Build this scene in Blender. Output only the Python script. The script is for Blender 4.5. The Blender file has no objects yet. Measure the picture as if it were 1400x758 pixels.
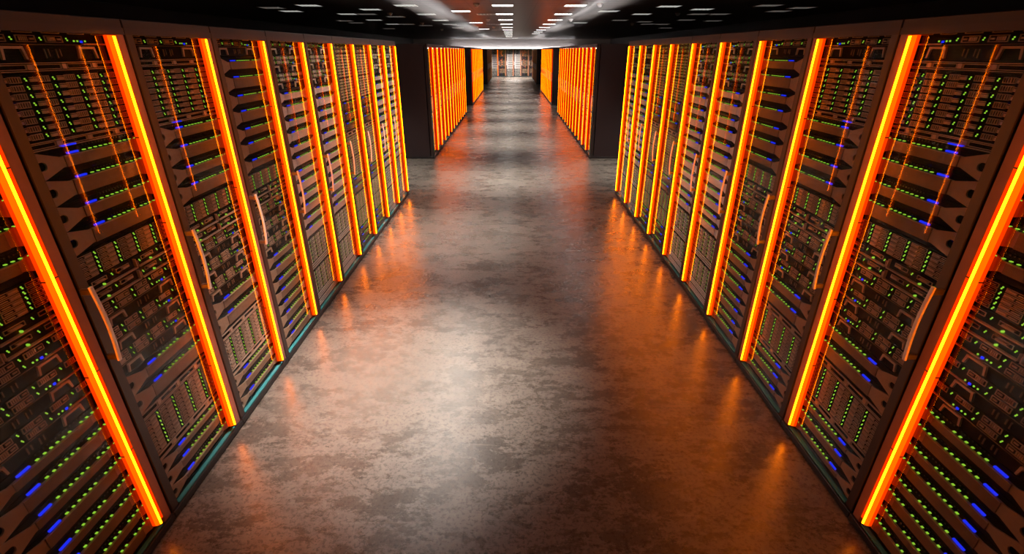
import bpy, bmesh, math, random
from mathutils import Vector, Matrix
random.seed(7)
SC = bpy.context.scene
COL = SC.collection
PI = math.pi

# ------------------------------------------------------------------ materials
def new_mat(name):
    m = bpy.data.materials.new(name); m.use_nodes = True
    nt = m.node_tree; nt.nodes.clear()
    out = nt.nodes.new('ShaderNodeOutputMaterial')
    return m, nt, out

def pbr(name, col, rough=0.5, metal=0.0, spec=0.5, noise=0.0, nscale=30.0):
    m, nt, out = new_mat(name)
    b = nt.nodes.new('ShaderNodeBsdfPrincipled')
    b.inputs['Base Color'].default_value = (*col, 1)
    b.inputs['Roughness'].default_value = rough
    b.inputs['Metallic'].default_value = metal
    b.inputs['Specular IOR Level'].default_value = spec
    if noise:
        tc = nt.nodes.new('ShaderNodeTexCoord')
        n = nt.nodes.new('ShaderNodeTexNoise'); n.inputs['Scale'].default_value = nscale; n.inputs['Detail'].default_value = 4
        mx = nt.nodes.new('ShaderNodeMix'); mx.data_type = 'RGBA'
        mx.inputs['A'].default_value = (*[c*(1-noise) for c in col], 1)
        mx.inputs['B'].default_value = (*[min(1, c*(1+noise)) for c in col], 1)
        nt.links.new(tc.outputs['Object'], n.inputs['Vector'])
        nt.links.new(n.outputs['Fac'], mx.inputs['Factor'])
        nt.links.new(mx.outputs['Result'], b.inputs['Base Color'])
    nt.links.new(b.outputs[0], out.inputs[0])
    return m

def emit(name, col, strength):
    m, nt, out = new_mat(name)
    e = nt.nodes.new('ShaderNodeEmission')
    e.inputs['Color'].default_value = (*col, 1); e.inputs['Strength'].default_value = strength
    nt.links.new(e.outputs[0], out.inputs[0])
    return m

def glass_mat():
    m, nt, out = new_mat('door_glass')
    tr = nt.nodes.new('ShaderNodeBsdfTransparent'); tr.inputs['Color'].default_value = (.97, .98, .98, 1)
    gl = nt.nodes.new('ShaderNodeBsdfGlossy'); gl.inputs['Roughness'].default_value = 0.02
    fr = nt.nodes.new('ShaderNodeFresnel'); fr.inputs['IOR'].default_value = 1.33
    ge = nt.nodes.new('ShaderNodeNewGeometry')
    sub = nt.nodes.new('ShaderNodeMath'); sub.operation = 'SUBTRACT'; sub.inputs[0].default_value = 1.0
    mix = nt.nodes.new('ShaderNodeMixShader')
    nt.links.new(ge.outputs['Backfacing'], sub.inputs[1])
    fac = nt.nodes.new('ShaderNodeMapRange'); fac.inputs['To Min'].default_value = .14; fac.inputs['To Max'].default_value = 1.0
    nt.links.new(fr.outputs[0], fac.inputs['Value'])
    front = nt.nodes.new('ShaderNodeMath'); front.operation = 'MULTIPLY'
    nt.links.new(fac.outputs[0], front.inputs[0]); nt.links.new(sub.outputs[0], front.inputs[1])
    div = nt.nodes.new('ShaderNodeMath'); div.operation = 'DIVIDE'
    nt.links.new(fr.outputs[0], div.inputs[0]); nt.links.new(fac.outputs[0], div.inputs[1])
    nt.links.new(div.outputs[0], gl.inputs['Color'])
    nt.links.new(front.outputs[0], mix.inputs['Fac'])
    nt.links.new(tr.outputs[0], mix.inputs[1]); nt.links.new(gl.outputs[0], mix.inputs[2])
    nt.links.new(mix.outputs[0], out.inputs[0])
    return m

def floor_mat():
    m, nt, out = new_mat('polished_concrete'); N = nt.nodes; L = nt.links
    tc = N.new('ShaderNodeTexCoord')
    def noise(scale, detail, rough=.6, dist=0.0, vec=None):
        n = N.new('ShaderNodeTexNoise'); n.inputs['Scale'].default_value = scale
        n.inputs['Detail'].default_value = detail; n.inputs['Roughness'].default_value = rough
        n.inputs['Distortion'].default_value = dist
        L.new(vec or tc.outputs['Object'], n.inputs['Vector']); return n.outputs['Fac']
    def ramp(src, p0, p1, c0=(0, 0, 0), c1=(1, 1, 1)):
        r = N.new('ShaderNodeValToRGB'); r.color_ramp.elements[0].position = p0; r.color_ramp.elements[1].position = p1
        r.color_ramp.elements[0].color = (*c0, 1); r.color_ramp.elements[1].color = (*c1, 1)
        L.new(src, r.inputs[0]); return r.outputs[0]
    def mix(f, a, b):
        x = N.new('ShaderNodeMix'); x.data_type = 'RGBA'
        L.new(f, x.inputs['Factor'])
        for s, k in ((a, 'A'), (b, 'B')):
            if isinstance(s, tuple): x.inputs[k].default_value = (*s, 1)
            else: L.new(s, x.inputs[k])
        return x.outputs['Result']
    mp = N.new('ShaderNodeMapping'); mp.inputs['Scale'].default_value = (.55, 1.0, 1.0); L.new(tc.outputs['Object'], mp.inputs['Vector'])
    base = mix(ramp(noise(2.2, 6), .3, .7), (0.050, 0.042, 0.035), (0.092, 0.077, 0.063))
    big = noise(3.4, 15, .84, .10, mp.outputs['Vector'])
    light = mix(ramp(noise(6.0, 10, .75), .35, .65), (0.095, 0.079, 0.066), (0.150, 0.126, 0.104))
    c = mix(ramp(big, .46, .54), base, light)
    fine = noise(38, 6, .62, .1)
    c = mix(ramp(fine, .525, .575, (0, 0, 0), (.85, .85, .85)), c, (0.036, 0.030, 0.025))
    fleck = noise(60, 8, .7)
    c = mix(ramp(fleck, .60, .66, (0, 0, 0), (.6, .6, .6)), c, (0.260, 0.217, 0.180))
    mp2 = N.new('ShaderNodeMapping'); mp2.inputs['Scale'].default_value = (1.2, 26, 1); mp2.inputs['Rotation'].default_value = (0, 0, .05)
    L.new(tc.outputs['Object'], mp2.inputs['Vector'])
    scr = noise(1.0, 5, .6, .2, mp2.outputs['Vector'])
    c = mix(ramp(scr, .62, .74, (0, 0, 0), (.5, .5, .5)), c, (0.223, 0.186, 0.155))
    b = N.new('ShaderNodeBsdfPrincipled')
    L.new(c, b.inputs['Base Color'])
    b.inputs['Specular IOR Level'].default_value = .5
    rr = N.new('ShaderNodeMapRange'); L.new(big, rr.inputs['Value'])
    rr.inputs['From Min'].default_value = .35; rr.inputs['From Max'].default_value = .65
    rr.inputs['To Min'].default_value = .20; rr.inputs['To Max'].default_value = .36
    L.new(rr.outputs[0], b.inputs['Roughness'])
    bp = N.new('ShaderNodeBump'); bp.inputs['Strength'].default_value = .12; bp.inputs['Distance'].default_value = .01
    L.new(fine, bp.inputs['Height']); L.new(bp.outputs[0], b.inputs['Normal'])
    L.new(b.outputs[0], out.inputs[0])
    return m

def ceiling_mat():
    m, nt, out = new_mat('ceiling_tiles'); N = nt.nodes; L = nt.links
    tc = N.new('ShaderNodeTexCoord'); sp = N.new('ShaderNodeSeparateXYZ'); L.new(tc.outputs['Object'], sp.inputs[0])
    def line(axis, off, w):
        a = N.new('ShaderNodeMath'); a.operation = 'ADD'; a.inputs[1].default_value = 60 + off; L.new(sp.outputs[axis], a.inputs[0])
        mo = N.new('ShaderNodeMath'); mo.operation = 'MODULO'; mo.inputs[1].default_value = .6; L.new(a.outputs[0], mo.inputs[0])
        lt = N.new('ShaderNodeMath'); lt.operation = 'LESS_THAN'; lt.inputs[1].default_value = w; L.new(mo.outputs[0], lt.inputs[0])
        return lt.outputs[0]
    mx = N.new('ShaderNodeMath'); mx.operation = 'MAXIMUM'
    L.new(line('X', -.033, .024), mx.inputs[0]); L.new(line('Y', 0, .11), mx.inputs[1])
    c = N.new('ShaderNodeMix'); c.data_type = 'RGBA'
    c.inputs['A'].default_value = (.060, .047, .042, 1); c.inputs['B'].default_value = (.006, .005, .005, 1)
    L.new(mx.outputs[0], c.inputs['Factor'])
    b = N.new('ShaderNodeBsdfPrincipled'); b.inputs['Roughness'].default_value = .42
    L.new(c.outputs['Result'], b.inputs['Base Color'])
    L.new(b.outputs[0], out.inputs[0]); return m

M = dict(
    frame=pbr('rack_frame_paint', (.024, .016, .015), .42, 0, .5, .2, 12), header=pbr('header_paint', (.016, .011, .0105), .5, 0, .4, .2, 12),
    stile=pbr('post_glow_tint', (.22, .10, .075), .5, 0, .3, .15, 12),  # post beside the strip, lightened and reddened to carry the strip's glow
    framec=pbr('rack_frame_paint_dark', (.020, .017, .016), .42),
    panel=pbr('rack_side_paint', (.022, .013, .014), .5, 0, .4, .15, 6),
    face=pbr('black_faceplate', (.006, .0055, .0055), .75, 0, .08),
    dark=pbr('dark_recess', (.004, .004, .004), .7),
    bezel=pbr('bronze_bezel', (.42, .27, .18), .55, .0, .25, .15, 40),
    bezelc=pbr('bronze_bezel_centre', (.23, .14, .09), .55, .0, .25, .15, 40),
    alu=pbr('light_bezel', (.88, .80, .78), .4, 0, .5, .08, 40),
    aluc=pbr('light_bezel_centre', (.74, .66, .64), .4, 0, .5, .08, 40),
    caddy=pbr('drive_caddy_metal', (.58, .38, .27), .5, 0, .25),
    caddyc=pbr('pale_caddy_metal', (.88, .80, .76), .5, 0, .25),
    handle=pbr('brushed_handle', (.90, .84, .82), .4, .0, .5, .1, 60),
    mount=pbr('handle_mount_grey', (.10, .09, .085), .4, .3),
    edge=pbr('glass_edge_teal', (.03, .16, .17), .25),
    plinth=pbr('plinth_black', (.008, .008, .009), .4),
    glass=glass_mat(),
    floor=floor_mat(), ceil=ceiling_mat(),
    wall_dark=pbr('dark_wall', (.030, .026, .025), .7, 0, .3, .2, 1.5),
    wall_white=pbr('end_wall_plaster', (.72, .67, .66), .7, 0, .3, .05, 2),
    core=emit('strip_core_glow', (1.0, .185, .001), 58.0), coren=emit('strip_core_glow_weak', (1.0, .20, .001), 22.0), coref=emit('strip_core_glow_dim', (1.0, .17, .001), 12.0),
    lensf=emit('strip_lens_halo_dim', (1.0, .05, .0), 1.0), chanf=emit('strip_channel_halo_dim', (1.0, .010, .0), .9),  # dim versions of the emissive halo, for far strips
    lens=emit('strip_lens_halo', (1.0, .075, .0), 2.4),
    chan=emit('strip_channel_halo', (1.0, .045, .0), 1.0),  # lens and channel emit to imitate the halo around the core
    off=pbr('strip_unlit', (.35, .14, .05), .4),
    green=emit('green_indicator', (.40, .85, .05), .8),
    blue=emit('blue_display', (.015, .03, 1.0), 1.0),
    lampb=emit('lamp_bright', (1.0, .97, .93), 5.0),
    lampd=emit('lamp_dim', (.85, .87, .80), .75),
    lampf=emit('lamp_faint', (.7, .65, .58), .22),
    louvre=pbr('lamp_louvre', (.55, .55, .53), .35, .5),
    white=pbr('white_plastic', (.8, .8, .8), .4),
    batten=emit('added_batten_glow', (1.0, .96, .94), 1100.0), battenw=emit('wall_light_glow', (1.0, .96, .95), 65.0),
)

# ------------------------------------------------------------------ mesh builder
class MB:
    """collects solids in rack coordinates: a along the row, d towards the aisle, z up"""
    def __init__(s): s.bm = bmesh.new(); s.mats = []
    def mi(s, m):
        if m not in s.mats: s.mats.append(m)
        return s.mats.index(m)
    def box(s, a0, a1, d0, d1, z0, z1, m):
        k = s.mi(m); v = [s.bm.verts.new((d, a, z)) for d in (d0, d1) for a in (a0, a1) for z in (z0, z1)]
        for q in ((0, 1, 3, 2), (4, 6, 7, 5), (0, 4, 5, 1), (2, 3, 7, 6), (0, 2, 6, 4), (1, 5, 7, 3)):
            f = s.bm.faces.new([v[i] for i in q]); f.material_index = k
    def prism(s, poly, d0, d1, m):
        k = s.mi(m); n = len(poly)
        lo = [s.bm.verts.new((d0, a, z)) for a, z in poly]; hi = [s.bm.verts.new((d1, a, z)) for a, z in poly]
        s.bm.faces.new(lo).material_index = k; s.bm.faces.new(hi[::-1]).material_index = k
        for i in range(n):
            j = (i+1) % n
            s.bm.faces.new((lo[i], lo[j], hi[j], hi[i])).material_index = k
    def sweep(s, path, prof, m):
        """closed profile of (a, d) offsets swept along points (a, d, z)"""
        k = s.mi(m); rings = []
        for (a, d, z, tz) in path:
            rings.append([s.bm.verts.new((d+pd*math.cos(tz), a+pa, z+pd*math.sin(tz))) for pa, pd in prof])
        n = len(prof)
        for r0, r1 in zip(rings, rings[1:]):
            for i in range(n):
                j = (i+1) % n
                s.bm.faces.new((r0[i], r0[j], r1[j], r1[i])).material_index = k
        s.bm.faces.new(rings[0]).material_index = k; s.bm.faces.new(rings[-1][::-1]).material_index = k
    def frame(s, a0, a1, z0, z1, t, d0, d1, m):
        s.box(a0, a1, d0, d1, z0, z0+t, m); s.box(a0, a1, d0, d1, z1-t, z1, m)
        s.box(a0, a0+t, d0, d1, z0+t, z1-t, m); s.box(a1-t, a1, d0, d1, z0+t, z1-t, m)
    def mesh(s, name, sgn=1, bevel=0.0):
        bm = s.bm
        if sgn < 0:
            for v in bm.verts: v.co.x = -v.co.x
        bmesh.ops.recalc_face_normals(bm, faces=bm.faces)
        if bevel: bmesh.ops.bevel(bm, geom=list(bm.edges), offset=bevel, segments=1, affect='EDGES', clamp_overlap=True)
        me = bpy.data.meshes.new(name); bm.to_mesh(me); bm.free()
        for m in s.mats: me.materials.append(M[m])
        return me

def link(name, me, parent=None, loc=(0, 0, 0)):
    o = bpy.data.objects.new(name, me); COL.objects.link(o)
    o.location = loc
    if parent: o.parent = parent
    return o

CACHE = {}
def cached(key, fn):
    if key not in CACHE: CACHE[key] = fn()
    return CACHE[key]

# ------------------------------------------------------------------ rack contents (one unit = one part)
A0, A1 = .072, .775           # content span along the rack front
DF = -.055                    # black faceplate plane
def green_pair(mb, a, z, w=.004, h=.0055):
    mb.box(a-.003, a-.003+w, DF, DF+.004, z+.001, z+.001+h, 'green')
    mb.box(a+.001, a+.001+w, DF, DF+.004, z-.001-h, z-.001, 'green')

def faceplate(mb, h): mb.box(A0, A1, DF-.06, DF, .0015, h-.0015, 'face')

def caddy(mb, a, z, w, h, m, latch_left=True, style=0):
    """one drive caddy with a latch block and a slotted grille, (a,z) its lower left corner"""
    lw = w*.36
    ga, la = (a+lw+.004, a) if latch_left else (a, a+w-lw)
    gw = w-lw-.004
    t = .0026
    if style == 0:
        mb.box(la, la+lw, DF, DF+.004, z+.0025, z+h*.62, m)
        mb.box(la, la+lw, DF, DF+.006, z+h*.74, z+h-.003, m)
        mb.frame(ga, ga+gw, z, z+h, t, DF, DF+.005, m)
        for i in range(1, 5):
            x = ga+gw*i/5
            mb.box(x-.0018, x+.0018, DF, DF+.004, z+t, z+h-t, m)
    else:
        mb.frame(a, a+w, z, z+h, t, DF, DF+.005, m)
        for i in range(1, 6):
            x = a+w*.08+w*.58*i/6
            mb.box(x-.0024, x+.0024, DF, DF+.004, z+h*.2, z+h*.8, m)
        mb.box(a+w*.70, a+w*.92, DF, DF+.004, z+h*.35, z+h*.62, m)

def slot_holder(mb, a0, a1, z0, z1, m): mb.frame(a0, a1, z0, z1, .003, DF, DF+.005, m)

# every builder returns (unit mesh, [(sub-part name, mesh, [(a,z) places])])
def u_shelf(h, m, rows=8, cols=5):
    u = MB(); faceplate(u, h); L = MB(); c = MB()
    pa = (A1-A0-.01)/cols; pz = (h-.012)/rows; w = pa*.70; ch = pz*.74
    pl = []
    for j in range(rows):
        for i in range(cols):
            a = A0+.010+i*pa; z = .007+j*pz
            pl.append((a, z)); green_pair(L, a+w+pa*.16, z+ch*.5)
    caddy(c, 0, 0, w, ch, m)
    return u, [('status_lights', L, None), ('drive_caddy', c, pl)]

def u_dense(h, m, rows=5, cols=5, ga=.5):
    """bank of small drives, each with an outline and a bright latch"""
    u = MB(); faceplate(u, h); L = MB(); c = MB()
    pa = (A1-A0-.02)/cols; pz = (h-.010)/rows; w = pa*.74; ch = pz*.80
    for j in range(rows):
        for i in range(cols):
            a = A0+.014+i*pa; z = .005+j*pz
            c.frame(a, a+w, z, z+ch, .0022, DF, DF+.004, m)
            c.box(a+w*.55, a+w*.95, DF, DF+.006, z+ch*.3, z+ch*.72, m)
            c.box(a+w*.1, a+w*.45, DF, DF+.006, z+ch*.42, z+ch*.58, m)
            green_pair(L, a+w+pa*.13, z+ch*.5, .0048, min(.006, ch*.3))
    return u, [('status_lights', L, None), ('drive_bank', c, None)]

def u_storage(h, m):
    """two rows of drives over a row with two hinged brackets"""
    u = MB(); faceplate(u, h); L = MB(); c = MB(); pl = []
    pa = (A1-A0-.01)/5; w = pa*.66; ch = .027
    z1 = h-.006-ch; z2 = z1-.036
    for i in range(5):
        a = A0+.012+i*pa; pl.append((a, z1)); green_pair(L, a+w+pa*.18, z1+ch*.5)
        if i < 3:
            pl.append((a+.006, z2)); green_pair(L, a+.006+w+pa*.18, z2+ch*.5)
    caddy(c, 0, 0, w, ch, m, style=1)
    a = A0+.012+3*pa
    for q in (.02, .04, .085): L.box(a+q, a+q+.006, DF, DF+.004, z2+.004, z2+.011, 'green')
    D = MB(); D.box(a+.058, a+.070, DF, DF+.005, z2+.000, z2+.010, 'blue')
    # release lever
    le = MB(); le.prism([(a+.066, z2-.002), (A1-.055, z2-.002), (A1-.03, z2+.006), (A1-.008, z2+.030), (A1-.002, z2+.030), (A1-.012, z2-.006), (a+.066, z2-.008)], DF, DF+.009, m)
    # brackets
    br = MB(); bl = []
    zb = .010; bh = z2-.016-zb
    br.prism([(0, 0), (.010, 0), (.018, bh-.010), (.097, bh-.010), (.105, 0), (.115, 0), (.108, bh), (.008, bh)], DF, DF+.010, m)
    for a in (A0+.06, A0+.445): bl.append((a, zb))
    # centre vent
    for k, q in enumerate((.27, .29, .33, .35)): u.box(A0+q, A0+q+.006, DF, DF+.004, zb+.004+.006*(k % 2), zb+bh*.8, 'bezelc')
    u.box(A0, A1, DF, DF+.005, z2-.010, z2-.0075, 'bezelc')
    return u, [('status_lights', L, None), ('drive_caddy', c, pl), ('release_lever', le, None), ('status_display', D, None), ('hinged_bracket', br, bl)]

def u_vent(h, m, blue=False):
    u = MB(); faceplate(u, h)
    u.box(A0, A1, DF, DF+.010, 0.001, .004, m); u.box(A0, A1, DF, DF+.010, h-.004, h-.001, m)
    n = 4; pa = (A1-A0)/n
    for i in range(n):
        u.frame(A0+i*pa+.012, A0+(i+1)*pa-.022, .008, h-.008, .003, DF, DF+.004, m)
        u.box(A0+(i+1)*pa-.018, A0+(i+1)*pa+.006, DF, DF+.006, .008, h-.008, m)
    s = []
    if blue:
        L = MB(); L.box(A0+.17, A0+.25, DF, DF+.012, .001, .007, 'blue'); s = [('status_display', L, None)]
    return u, s

def u_chassis(h, m):
    """a pair of wide modules side by side, each with a bright lower lip"""
    u = MB(); faceplate(u, h); L = MB(); c = MB(); g = .014
    w = (A1-A0-3*g)/2
    c.box(0, w, DF, DF+.016, 0, .006, m); c.box(w-.006, w, DF, DF+.016, .006, h*.8, m); c.box(0, .004, DF, DF+.010, .006, h*.55, m)
    c.frame(.04, .135, h*.42, h*.42+.02, .0022, DF, DF+.005, m); c.box(.06, .115, DF, DF+.012, h*.42+.007, h*.42+.013, m)
    c.frame(.20, .29, h*.42, h*.42+.02, .0022, DF, DF+.005, m); c.box(.235, .28, DF, DF+.014, h*.42+.005, h*.42+.015, m)
    pl = []
    for i in (0, 1):
        a = A0+g+i*(w+g); pl.append((a, .006))
        green_pair(L, a+.025, h*.55); green_pair(L, a+.17, h*.65); L.box(a+.10, a+.107, DF, DF+.012, h*.22, h*.22+.008, 'green')
    return u, [('status_lights', L, None), ('server_module', c, pl)]

def u_bezel(h, m, s=.045, both=False):
    """server with an eared bezel; the dark slot along its upper edge carries the lamps"""
    u = MB(); faceplate(u, h); L = MB(); b = MB(); e = .002; r = .019; zc = h*.5
    arc = [(.117+r*math.sin(t), zc+r*math.cos(t)) for t in [PI*k/8 for k in range(9)]]
    left = [(A0, zc+r)]+arc+[(A0, zc-r)]
    q = .02
    poly = [(A0, e), (.108, e), (.215, s/2), (.652, s/2), (.748, e), (A1, e)]
    if both:
        poly += [(A1, zc-r)]+[(.745-r*math.sin(t), zc-r*math.cos(t)) for t in [PI*k/8 for k in range(9)]]+[(A1, zc+r)]
    poly += [(A1, h-e), (.748, h-e), (.652, h-s/2), (.215, h-s/2), (.108, h-e), (A0, h-e)]+left
    b.prism(poly, DF+.001, DF+.009, m)
    b.prism([(.232, s/2-.001), (.636, s/2-.001), (.636, h-s/2+.001), (.232, h-s/2+.001)], DF+.004, DF+.013, m+'c')
    b.box(.232, .636, DF+.004, DF+.016, h-s/2-.002, h-s/2+.0015, m)
    z = h-s/2+.004
    D = MB(); D.box(.262, .322, DF, DF+.010, z+.001, z+.009, 'blue')
    L.box(.352, .365, DF, DF+.010, z+.003, z+.0065, 'green')
    for k in range(11):
        if k in (5,): continue
        a = .39+.033*k
        L.box(a, a+.011, DF, DF+.010, z+.003, z+.0065, 'green')
    # upper vents in the slot
    for k in range(16): u.box(.36+.02*k, .366+.02*k, DF, DF+.003, h-s*.12, h-.002, 'frame')
    return u, [('status_lights', L, None), ('status_display', D, None), ('bezel', b, None)]

def u_bars(h, m):
    """black blank with three thin bright rails"""
    u = MB(); faceplate(u, h)
    for z in (.25, .55, .85): u.box(A0+.02, A1-.02, DF, DF+.012, h*z, h*z+.005, m)
    return u, []

BUILD = dict(shelf=u_shelf, dense=u_dense, storage=u_storage, vent=u_vent, chassis=u_chassis, bezel=u_bezel, bars=u_bars)
NAMES = dict(shelf='disk_shelf', dense='small_drive_shelf', storage='storage_server', vent='vent_panel', chassis='module_chassis', bezel='bezel_server', bars='blank_panel')

def stack(*runs):
    """runs of (kind, top, bottom, count, kwargs) -> list of (kind, z0, height, kwargs)"""
    out = []
    for kind, top, bot, n, kw in runs:
        h = (top-bot)/n
        for i in range(n):
            k = dict(kw)
            if kind == 'bezel' and 's' not in k: k['s'] = .072 if i % 2 == 0 else .052
            out.append((kind, round(top-(i+1)*h, 5), round(h, 5), k))
    return out
mB = dict(m='caddy'); mC = dict(m='caddyc'); zB = dict(m='bezel'); zA = dict(m='alu')
MID = [('dense', 1.645, 1.515, 1, mB), ('chassis', 1.510, 1.378, 2, mB), ('storage', 1.375, .955, 3, mB)]
LAY = {
 'A': stack(('storage', 2.628, 2.482, 1, mB), ('vent', 2.480, 2.443, 1, mB), ('shelf', 2.440, 2.168, 1, mB), ('vent', 2.165, 2.128, 1, dict(m='caddy', blue=True)),
            ('bezel', 2.125, 1.648, 4, zB), *MID, ('bezel', .952, .700, 2, zB), ('vent', .697, .652, 1, mB),
            ('dense', .650, .400, 1, dict(m='caddy', rows=8)), ('vent', .398, .355, 1, mB), ('bezel', .352, .045, 3, zB)),
 'B': stack(('storage', 2.628, 2.488, 1, mB), ('bezel', 2.486, 1.648, 7, zB), *MID, ('bezel', .952, .045, 8, zB)),
 'C': stack(('storage', 2.628, 2.206, 3, mC), ('bezel', 2.203, .80, 12, zA), ('dense', .797, .54, 1, dict(m='caddyc', rows=6)), ('bars', .537, .46, 1, mC),
            ('dense', .457, .20, 1, dict(m='caddyc', rows=6)), ('bars', .197, .045, 2, mC)),
 'D': stack(('dense', 2.628, 2.50, 1, dict(m='caddy', rows=3)), ('shelf', 2.498, 1.96, 2, mB), ('bezel', 1.957, 1.60, 3, dict(m='frame', s=.05)),
            ('vent', 1.597, 1.55, 1, mB), ('dense', 1.547, 1.03, 2, dict(m='caddy', rows=8)), ('bezel', 1.027, .81, 2, dict(m='frame', s=.05)),
            ('dense', .807, .36, 2, dict(m='caddy', rows=8)), ('bezel', .357, .045, 3, dict(m='frame', s=.05))),
}

def unit_meshes(kind, h, kw, sgn, detail):
    """detail True: unit mesh + sub-part meshes; False: all in one mesh list for joining"""
    def make():
        u, subs = BUILD[kind](h, **kw)
        return u.mesh(NAMES[kind], sgn), [(n, b.mesh(n, sgn), pl) for n, b, pl in subs]
    return cached(('unit', kind, h, tuple(sorted(kw.items())), sgn), make)

def add_units(root, lay, sgn, caddies):
    ncad = 0
    for kind, z, h, kw in LAY[lay]:
        me, subs = unit_meshes(kind, h, kw, sgn, True)
        u = link(NAMES[kind], me, root, (0, 0, z))
        for n, sm, pl in subs:
            if pl is None:
                o = link(n, sm, u)
                if n in ('status_lights', 'drive_bank'): o['kind'] = 'stuff'
            elif n == 'drive_caddy' and (not caddies or ncad+len(pl) > 100):
                # the remaining ones of this kind as one part
                key = ('many', kind, h, tuple(sorted(kw.items())), sgn)
                def many():
                    bm = bmesh.new()
                    for a, zz in pl:
                        t = bmesh.new(); t.from_mesh(sm); bmesh.ops.translate(t, verts=t.verts, vec=(0, a, zz))
                        tmp = bpy.data.meshes.new('t'); t.to_mesh(tmp); t.free(); bm.from_mesh(tmp); bpy.data.meshes.remove(tmp)
                    r = bpy.data.meshes.new('drive_caddies'); bm.to_mesh(r); bm.free()
                    for mm in sm.materials: r.materials.append(mm)
                    return r
                o = link('drive_row', cached(key, many), u); o['kind'] = 'stuff'
            else:
                for a, zz in pl: link(n, sm, u, (0, a, zz))
                if n == 'drive_caddy': ncad += len(pl)

def joined_units(lay, sgn):
    def make():
        bm = bmesh.new(); mats = []
        for kind, z, h, kw in LAY[lay]:
            me, subs = unit_meshes(kind, h, kw, sgn, True)
            todo = [(me, [(0, 0)])]+[(sm, pl or [(0, 0)]) for n, sm, pl in subs]
            for src, pl in todo:
                for a, zz in pl:
                    t = bmesh.new(); t.from_mesh(src); bmesh.ops.translate(t, verts=t.verts, vec=(0, a, z+zz))
                    for f in t.faces:
                        mm = src.materials[f.material_index]
                        if mm not in mats: mats.append(mm)
                        f.material_index = mats.index(mm)
                    tmp = bpy.data.meshes.new('t'); t.to_mesh(tmp); t.free(); bm.from_mesh(tmp); bpy.data.meshes.remove(tmp)
        r = bpy.data.meshes.new('server_stack'); bm.to_mesh(r); bm.free()
        for mm in mats: r.materials.append(mm)
        return r
    return cached(('joined', lay, sgn), make)

# ------------------------------------------------------------------ rack shell
RW, RD, RH = .80, 1.0, 2.672
LA = .69                       # light strip centre along the front
def m_cabinet(sgn):
    b = MB()
    b.box(.002, .045, -RD, -.10, .05, RH, 'panel'); b.box(RW-.015, RW-.002, -RD, -.06, .05, RH, 'panel')
    b.box(.045, RW-.015, -RD, -RD+.03, .05, 2.60, 'panel')
    b.box(.002, RW-.002, -RD, -.002, 2.60, 2.632, 'panel')                     # roof
    b.box(.002, RW-.002, -RD, -RD+.02, 2.632, RH, 'panel')
    b.box(.045, RW-.015, -.90, -.055, .05, .075, 'dark')
    return b.mesh('cabinet_body', sgn)
def m_header(sgn):
    b = MB(); b.box(.004, RW-.004, -.05, -.004, 2.622, RH, 'header'); return b.mesh('header_rail', sgn, .003)
def m_plinth(sgn):
    b = MB(); b.box(.001, RW-.001, -RD, -.004, 0, .05, 'plinth'); b.box(.002, RW-.002, -.05, .006, .008, .050, 'plinth'); return b.mesh('plinth', sgn, .002)
def m_post(sgn, far):
    b = MB()
    if far:
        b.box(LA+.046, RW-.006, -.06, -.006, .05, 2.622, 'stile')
    else:
        b.box(.006, .064, -.08, -.006, .05, 2.622, 'frame')
    return b.mesh('corner_post', sgn, .004)
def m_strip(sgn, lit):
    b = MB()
    b.prism([(LA-.018, .10), (LA+.046, .10), (LA+.046, 2.597), (LA-.018, 2.597)], -.022, -.004, ['off', 'chan', 'chanf', 'chan'][lit])  # channel width and glow stand in for the core's halo
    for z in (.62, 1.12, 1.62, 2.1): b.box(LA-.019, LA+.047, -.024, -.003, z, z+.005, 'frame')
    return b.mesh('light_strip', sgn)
def half(r, n=8, x=1.0): return [(r*math.cos(PI*i/n), x*r*math.sin(PI*i/n)) for i in range(n+1)]
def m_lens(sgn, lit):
    b = MB(); b.sweep([(LA, -.004, .102, 0), (LA, -.004, 2.595, 0)], half(.017, 8, 1.2), ['off', 'lens', 'lensf', 'lens'][lit]); return b.mesh('halo_lens', sgn)
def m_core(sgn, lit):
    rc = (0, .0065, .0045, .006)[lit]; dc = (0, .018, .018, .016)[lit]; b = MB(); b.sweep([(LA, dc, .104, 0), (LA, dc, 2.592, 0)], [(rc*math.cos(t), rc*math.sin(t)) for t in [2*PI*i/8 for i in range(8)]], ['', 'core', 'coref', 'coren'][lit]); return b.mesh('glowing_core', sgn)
def m_pane(sgn):
    b = MB(); b.box(.068, LA-.028, -.032, -.026, .066, 2.620, 'glass'); return b.mesh('glass_door', sgn)
def m_edge(sgn):
    b = MB(); b.box(.068, LA+.028, -.032, -.004, .052, .062, 'edge'); return b.mesh('glass_edge', sgn, .002)
def m_handle(sgn):
    b = MB(); n = 14; path = []
    for i in range(n+1):
        t = i/n; z = 1.145+.405*t; d = .040+.013*math.sin(PI*t); path.append((.016, d, z-.02, -.10*math.cos(PI*t)))
    b.sweep(path, [(-.009, -.005), (.009, -.005), (.011, 0), (.009, .006), (-.009, .006), (-.011, 0)], 'handle')
    return b.mesh('door_handle', sgn)
def m_mount(sgn):
    b = MB(); b.box(.006, .028, -.012, .040, -.02, .010, 'mount')
    return b.mesh('handle_mount', sgn, .004)

def m_top(sgn, kind):
    b = MB(); d = -.45 if kind == 'row' else -.80  # uplight added on the far rows to make the ceiling streaks
    b.box(.06, RW-.06, d-.02, d+.02, 2.632, 2.636, 'white'); b.box(.08, RW-.08, d-.005, d+.005, 2.636, 2.644, 'batten')
    for q in (-.017, .014): b.box(.06, RW-.06, d+q, d+q+.003, 2.636, 2.669, 'plinth')  # side walls shaped to narrow the added uplight's beam
    return b.mesh('added_top_light', sgn)

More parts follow.
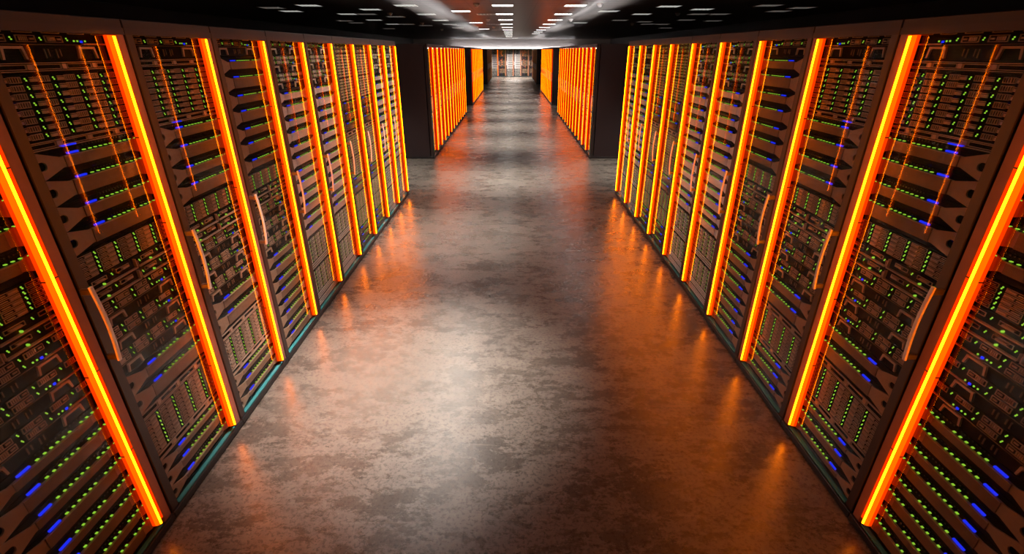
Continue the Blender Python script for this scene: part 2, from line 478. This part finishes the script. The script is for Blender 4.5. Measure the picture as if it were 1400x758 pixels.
PARTS = dict(cabinet_body=m_cabinet, header_rail=m_header, plinth=m_plinth)
def rack(x, y, sgn, lay, label, group, level, lit=1, rot=0.0, top=None, name='server_rack'):
    r = bpy.data.objects.new(name, None); COL.objects.link(r)
    r.location = (x, y, 0); r.rotation_euler = (0, 0, rot); r.empty_display_size = .2
    r['label'] = label; r['category'] = 'server rack'; r['group'] = group
    g = lambda k, f: cached((k, sgn), f)
    for n, f in PARTS.items(): link(n, g(n, lambda: f(sgn)), r)
    link('corner_post', g('pn', lambda: m_post(sgn, False)), r); link('corner_post', g('pf', lambda: m_post(sgn, True)), r)
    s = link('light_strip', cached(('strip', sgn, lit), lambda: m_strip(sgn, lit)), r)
    link('halo_lens', cached(('lens', sgn, lit), lambda: m_lens(sgn, lit)), s)
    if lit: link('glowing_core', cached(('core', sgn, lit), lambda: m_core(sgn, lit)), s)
    p = link('glass_door', g('pane', lambda: m_pane(sgn)), r)
    e = link('glass_edge', g('edge', lambda: m_edge(sgn)), p); 
    h = link('door_handle', g('handle', lambda: m_handle(sgn)), r); [link('handle_mount', g('mount', lambda: m_mount(sgn)), h, (0, 0, z)) for z in (1.150, 1.510)]
    if top:
        link('added_top_light', cached(('top', top, sgn), lambda: m_top(sgn, top)), r)
    if level >= 1: add_units(r, lay, sgn, level >= 2)
    else: link('server_stack', joined_units(lay, sgn), r)
    return r

ORD = ['first', 'second', 'third', 'fourth', 'fifth', 'sixth', 'seventh', 'eighth', 'ninth', 'tenth', 'eleventh', 'twelfth', 'thirteenth', 'fourteenth', 'fifteenth']
Y0 = 1.893-LA
look = {'A': 'mixed bronze servers', 'B': 'dark bronze servers', 'C': 'pale servers', 'D': 'dark drive shelves'}
for side, sgn in (('left', 1), ('right', -1)):
    x = -2.0*sgn
    lays = ['B', 'A', 'A', 'B', 'C', 'C', 'D', 'D', 'C', 'C']
    for i, l in enumerate(lays):
        rack(x, Y0+.8*i, sgn, l, f'rack of {look[l]}, {ORD[i]} from the camera in the nearest {side} row', f'racks of the nearest {side} row', 2 if i < 4 else 1, 3 if i == 0 else 1)
    for b, (ys, n, lit, word) in enumerate(((12.62, 12, 2, 'second'), (26.05, 12, 2, 'third'), (42.9, 12, 0, 'farthest'))):
        for i in range(n):
            l = ['D', 'C', 'C', 'D'][i % 4] if b == 0 else ['C', 'D'][i % 2]
            st = 'with lit orange strip' if lit else 'with unlit strip'
            rack(x, ys+.8*i, sgn, l, f'rack {st}, {ORD[i]} from the near end of {word} {side} row', f'racks of the {word} {side} row', 0, lit, top='row')

endl = ['C', 'D', 'C', 'C', 'D', 'D', 'D']
for i, l in enumerate(endl):
    rack(-2.2+.8*i-.4+0.4, 55.8, 1, l, f'rack closing the aisle at its far end, {ORD[i]} from the left', 'racks across the far end', 0, 2 if i in (0, 5) else 0, -PI/2)

# ------------------------------------------------------------------ room shell
def shell(name, x0, x1, y0, y1, z0, z1, m):
    b = MB(); b.box(y0, y1, x0, x1, z0, z1, m); o = link(name, b.mesh(name)); o['kind'] = 'structure'; return o
XW, YB, YE, ZC = 10.5, -3.0, 57.4, 3.64
shell('floor', -XW-.2, XW+.2, YB-.2, YE+.2, -.2, 0, 'floor')
shell('ceiling', -XW-.2, XW+.2, YB-.2, YE+.2, ZC, ZC+.2, 'ceil')
shell('wall_left', -XW-.2, -XW, YB-.2, YE+.2, 0, ZC, 'wall_dark')
shell('wall_right', XW, XW+.2, YB-.2, YE+.2, 0, ZC, 'wall_dark')
shell('wall_back', -XW, XW, YB-.2, YB, 0, ZC, 'wall_dark')
shell('wall_far', -XW, XW, YE, YE+.2, 0, ZC, 'wall_white')

# ------------------------------------------------------------------ ceiling lights
def lamp_parts(mat):
    f = MB(); f.frame(-.30, .30, -.30, .30, .018, -.012, 0, 'louvre')
    # builder axes: a -> y, d -> x, z -> z ; made as plate in (a,z) then turned flat
    me = f.mesh('lamp_frame'); me.transform(Matrix.Rotation(-PI/2, 4, 'Y'))
    p = MB(); p.box(-.28, .28, -.004, -.001, -.28, .28, mat); pm = p.mesh('light_panel'); pm.transform(Matrix.Rotation(-PI/2, 4, 'Y'))
    l = MB()
    for k in range(1, 5): l.box(-.28, .28, -.012, -.004, -.28+.112*k-.006, -.28+.112*k+.006, 'louvre')
    lm = l.mesh('louvre'); lm.transform(Matrix.Rotation(-PI/2, 4, 'Y'))
    return me, pm, lm
LAMP = {k: lamp_parts(k) for k in ('lampb', 'lampd', 'lampf')}
def lamp(x, y, kind, label, group, power=0, spread=70):
    r = bpy.data.objects.new('ceiling_light', None); COL.objects.link(r); r.location = (x, y, ZC); r.empty_display_size = .2
    r['label'] = label; r['category'] = 'ceiling light'; r['group'] = group
    me, pm, lm = LAMP[kind]
    flip = (0, 0, 0)
    link('lamp_frame', me, r, flip); link('light_panel', pm, r, flip); link('louvre', lm, r, flip)
    if power:
        ld = bpy.data.lights.new('ceiling_light_beam', 'AREA'); ld.shape = 'SQUARE'; ld.size = .5
        ld.energy = power; ld.color = (1, .93, .86); ld.spread = math.radians(spread)
        lo = bpy.data.objects.new('ceiling_light_beam', ld); COL.objects.link(lo); lo.location = (x, y, ZC-.025)
columns = []
cen = [10.4]+[round(15.0+3.42*k, 2) for k in range(0, 11)]
columns.append(('middle', -.255, [(y, 'lampb', 62, 56) for y in cen]))
columns.append(('dim second left', -.88, [(18.5, 'lampf', 0), (25.3, 'lampf', 0), (32.2, 'lampf', 0)]))
columns.append(('nearest left', -.95, [(3.45, 'lampb', 74, 50), (7.0, 'lampb', 36, 52)]))
columns.append(('added unseen inner left', -1.1, [(6.2, 'lampb', 24, 140), (7.8, 'lampb', 24, 140), (9.4, 'lampb', 24, 140)]))  # unseen wide lamps added to brighten the rack faces
columns.append(('inner left', -1.58, [ (17.1, 'lampb', 16), (24.05, 'lampb', 16), (30.8, 'lampb', 16)]))
columns.append(('left aisle edge', -2.89, [(11.0, 'lampb', 50), (15.0, 'lampd', 0), (18.5, 'lampd', 0), (22.1, 'lampd', 0), (25.3, 'lampd', 0), (29.1, 'lampd', 0)]))
columns.append(('fourth left', -4.2, [(16.4, 'lampd', 0), (19.8, 'lampf', 0), (26.6, 'lampf', 0)]))
columns.append(('fifth left', -4.85, [(18.43, 'lampf', 0), (25.3, 'lampf', 0)]))
columns.append(('sixth left', -5.5, [(15.0, 'lampd', 0), (18.4, 'lampd', 0), (21.85, 'lampd', 0), (25.2, 'lampd', 0)]))
columns.append(('outermost left', -6.85, [(15.78, 'lampf', 0), (17.1, 'lampd', 0), (22.45, 'lampf', 0), (24.05, 'lampf', 0), (30.3, 'lampf', 0)]))
columns.append(('inner right', 1.72, [(15.05+3.42*k, 'lampb', 16 if k < 5 else 0) for k in range(-1, 8)]))
columns.append(('right aisle edge', 3.0, [(11.0, 'lampb', 50), (17.1, 'lampd', 0), (24.05, 'lampd', 0)]))
columns.append(('third right', 4.34, [(15.3, 'lampd', 0), (18.43, 'lampd', 0), (22.05, 'lampf', 0)]))
columns.append(('fourth right', 5.62, [(16.35, 'lampd', 0), (23.2, 'lampf', 0)]))
columns.append(('fifth right', 6.25, [(18.43, 'lampf', 0), (25.15, 'lampf', 0)]))
columns.append(('sixth right', 6.95, [(15.0, 'lampf', 0), (18.43, 'lampf', 0), (21.85, 'lampf', 0), (25.3, 'lampf', 0)]))
columns.append(('outermost right', 8.27, [(15.8, 'lampf', 0), (17.1, 'lampf', 0), (22.5, 'lampf', 0), (29.3, 'lampf', 0)]))
for nm, x, ls in columns:
    for i, (y, k, p, *sp) in enumerate(ls):
        lamp(x, y, k, f'square louvred ceiling light, {ORD[i]} from the camera in {nm} line', f'ceiling lights of the {nm} line', p, *sp)
lamp(0.3, 53.2, 'lampb', 'square louvred ceiling light close to the far end racks', 'ceiling lights of the far end', 800, 130)

# long light washing the far wall
b = MB(); b.box(YE-.10, YE, -6.5, 6.5, 2.68, 2.72, 'white'); wl = link('wall_light', b.mesh('wall_light'))
b = MB(); b.box(YE-.08, YE-.02, -6.4, 6.4, 2.72, 2.735, 'battenw'); link('tube', b.mesh('tube'), wl)
wl['label'] = 'long white wall light washing the far wall above the end racks'; wl['category'] = 'wall light'

# smoke detectors
def det_mesh():
    bm = bmesh.new(); prof = [(0, -.085), (.03, -.085), (.048, -.07), (.055, -.045), (.075, -.035), (.085, -.02), (.085, 0), (0, 0)]
    v = [bm.verts.new((r, 0, z)) for r, z in prof]
    e = [bm.edges.new((v[i], v[i+1])) for i in range(len(v)-1)]
    bmesh.ops.spin(bm, geom=v+e, cent=(0, 0, 0), axis=(0, 0, 1), angle=2*PI, steps=20, use_duplicate=False)
    bmesh.ops.remove_doubles(bm, verts=bm.verts, dist=.0005); bmesh.ops.recalc_face_normals(bm, faces=bm.faces)
    me = bpy.data.meshes.new('smoke_detector'); bm.to_mesh(me); bm.free(); me.materials.append(M['white']); return me
DET = det_mesh()
for nm, x, ys in (('inner left', -.93, (14.5, 21.4, 28.1)), ('outer left', -4.0, (18.0, 24.3, 31.0)), ('inner right', 2.3, (14.5, 21.4)), ('outer right', 5.42, (18.0, 24.6))):
    for i, y in enumerate(ys):
        o = link('smoke_detector', DET, None, (x, y, ZC)); o['label'] = f'round white smoke detector, {ORD[i]} from the camera in the {nm} ceiling line'
        o['category'] = 'smoke detector'; o['group'] = 'smoke detectors on the ceiling'

# ------------------------------------------------------------------ camera, world, view
cd = bpy.data.cameras.new('camera'); cam = bpy.data.objects.new('camera', cd); COL.objects.link(cam)
cd.sensor_width = 36.0; cd.lens = 662.6/1400*36.0; cd.clip_start = .05; cd.clip_end = 200
cam.location = (0, 0, 2.526); cam.rotation_euler = (PI/2-.43731, 0, 0)
SC.camera = cam
w = bpy.data.worlds.new('dark_world'); SC.world = w; w.use_nodes = True
w.node_tree.nodes['Background'].inputs[0].default_value = (0, 0, 0, 1)
vs = SC.view_settings
SC.display_settings.display_device = 'sRGB'
vs.view_transform = 'Standard'; vs.look = 'None'; vs.gamma = 1.0; vs.exposure = 0.0; vs.use_curve_mapping = False
cy = SC.cycles
cy.use_denoising = True; cy.denoiser = 'OPENIMAGEDENOISE'
cy.max_bounces = 8; cy.diffuse_bounces = 3; cy.glossy_bounces = 4; cy.transparent_max_bounces = 24; cy.transmission_bounces = 4
cy.use_light_tree = True; cy.sample_clamp_direct = 9.0; cy.sample_clamp_indirect = 10.0; cy.caustics_reflective = True
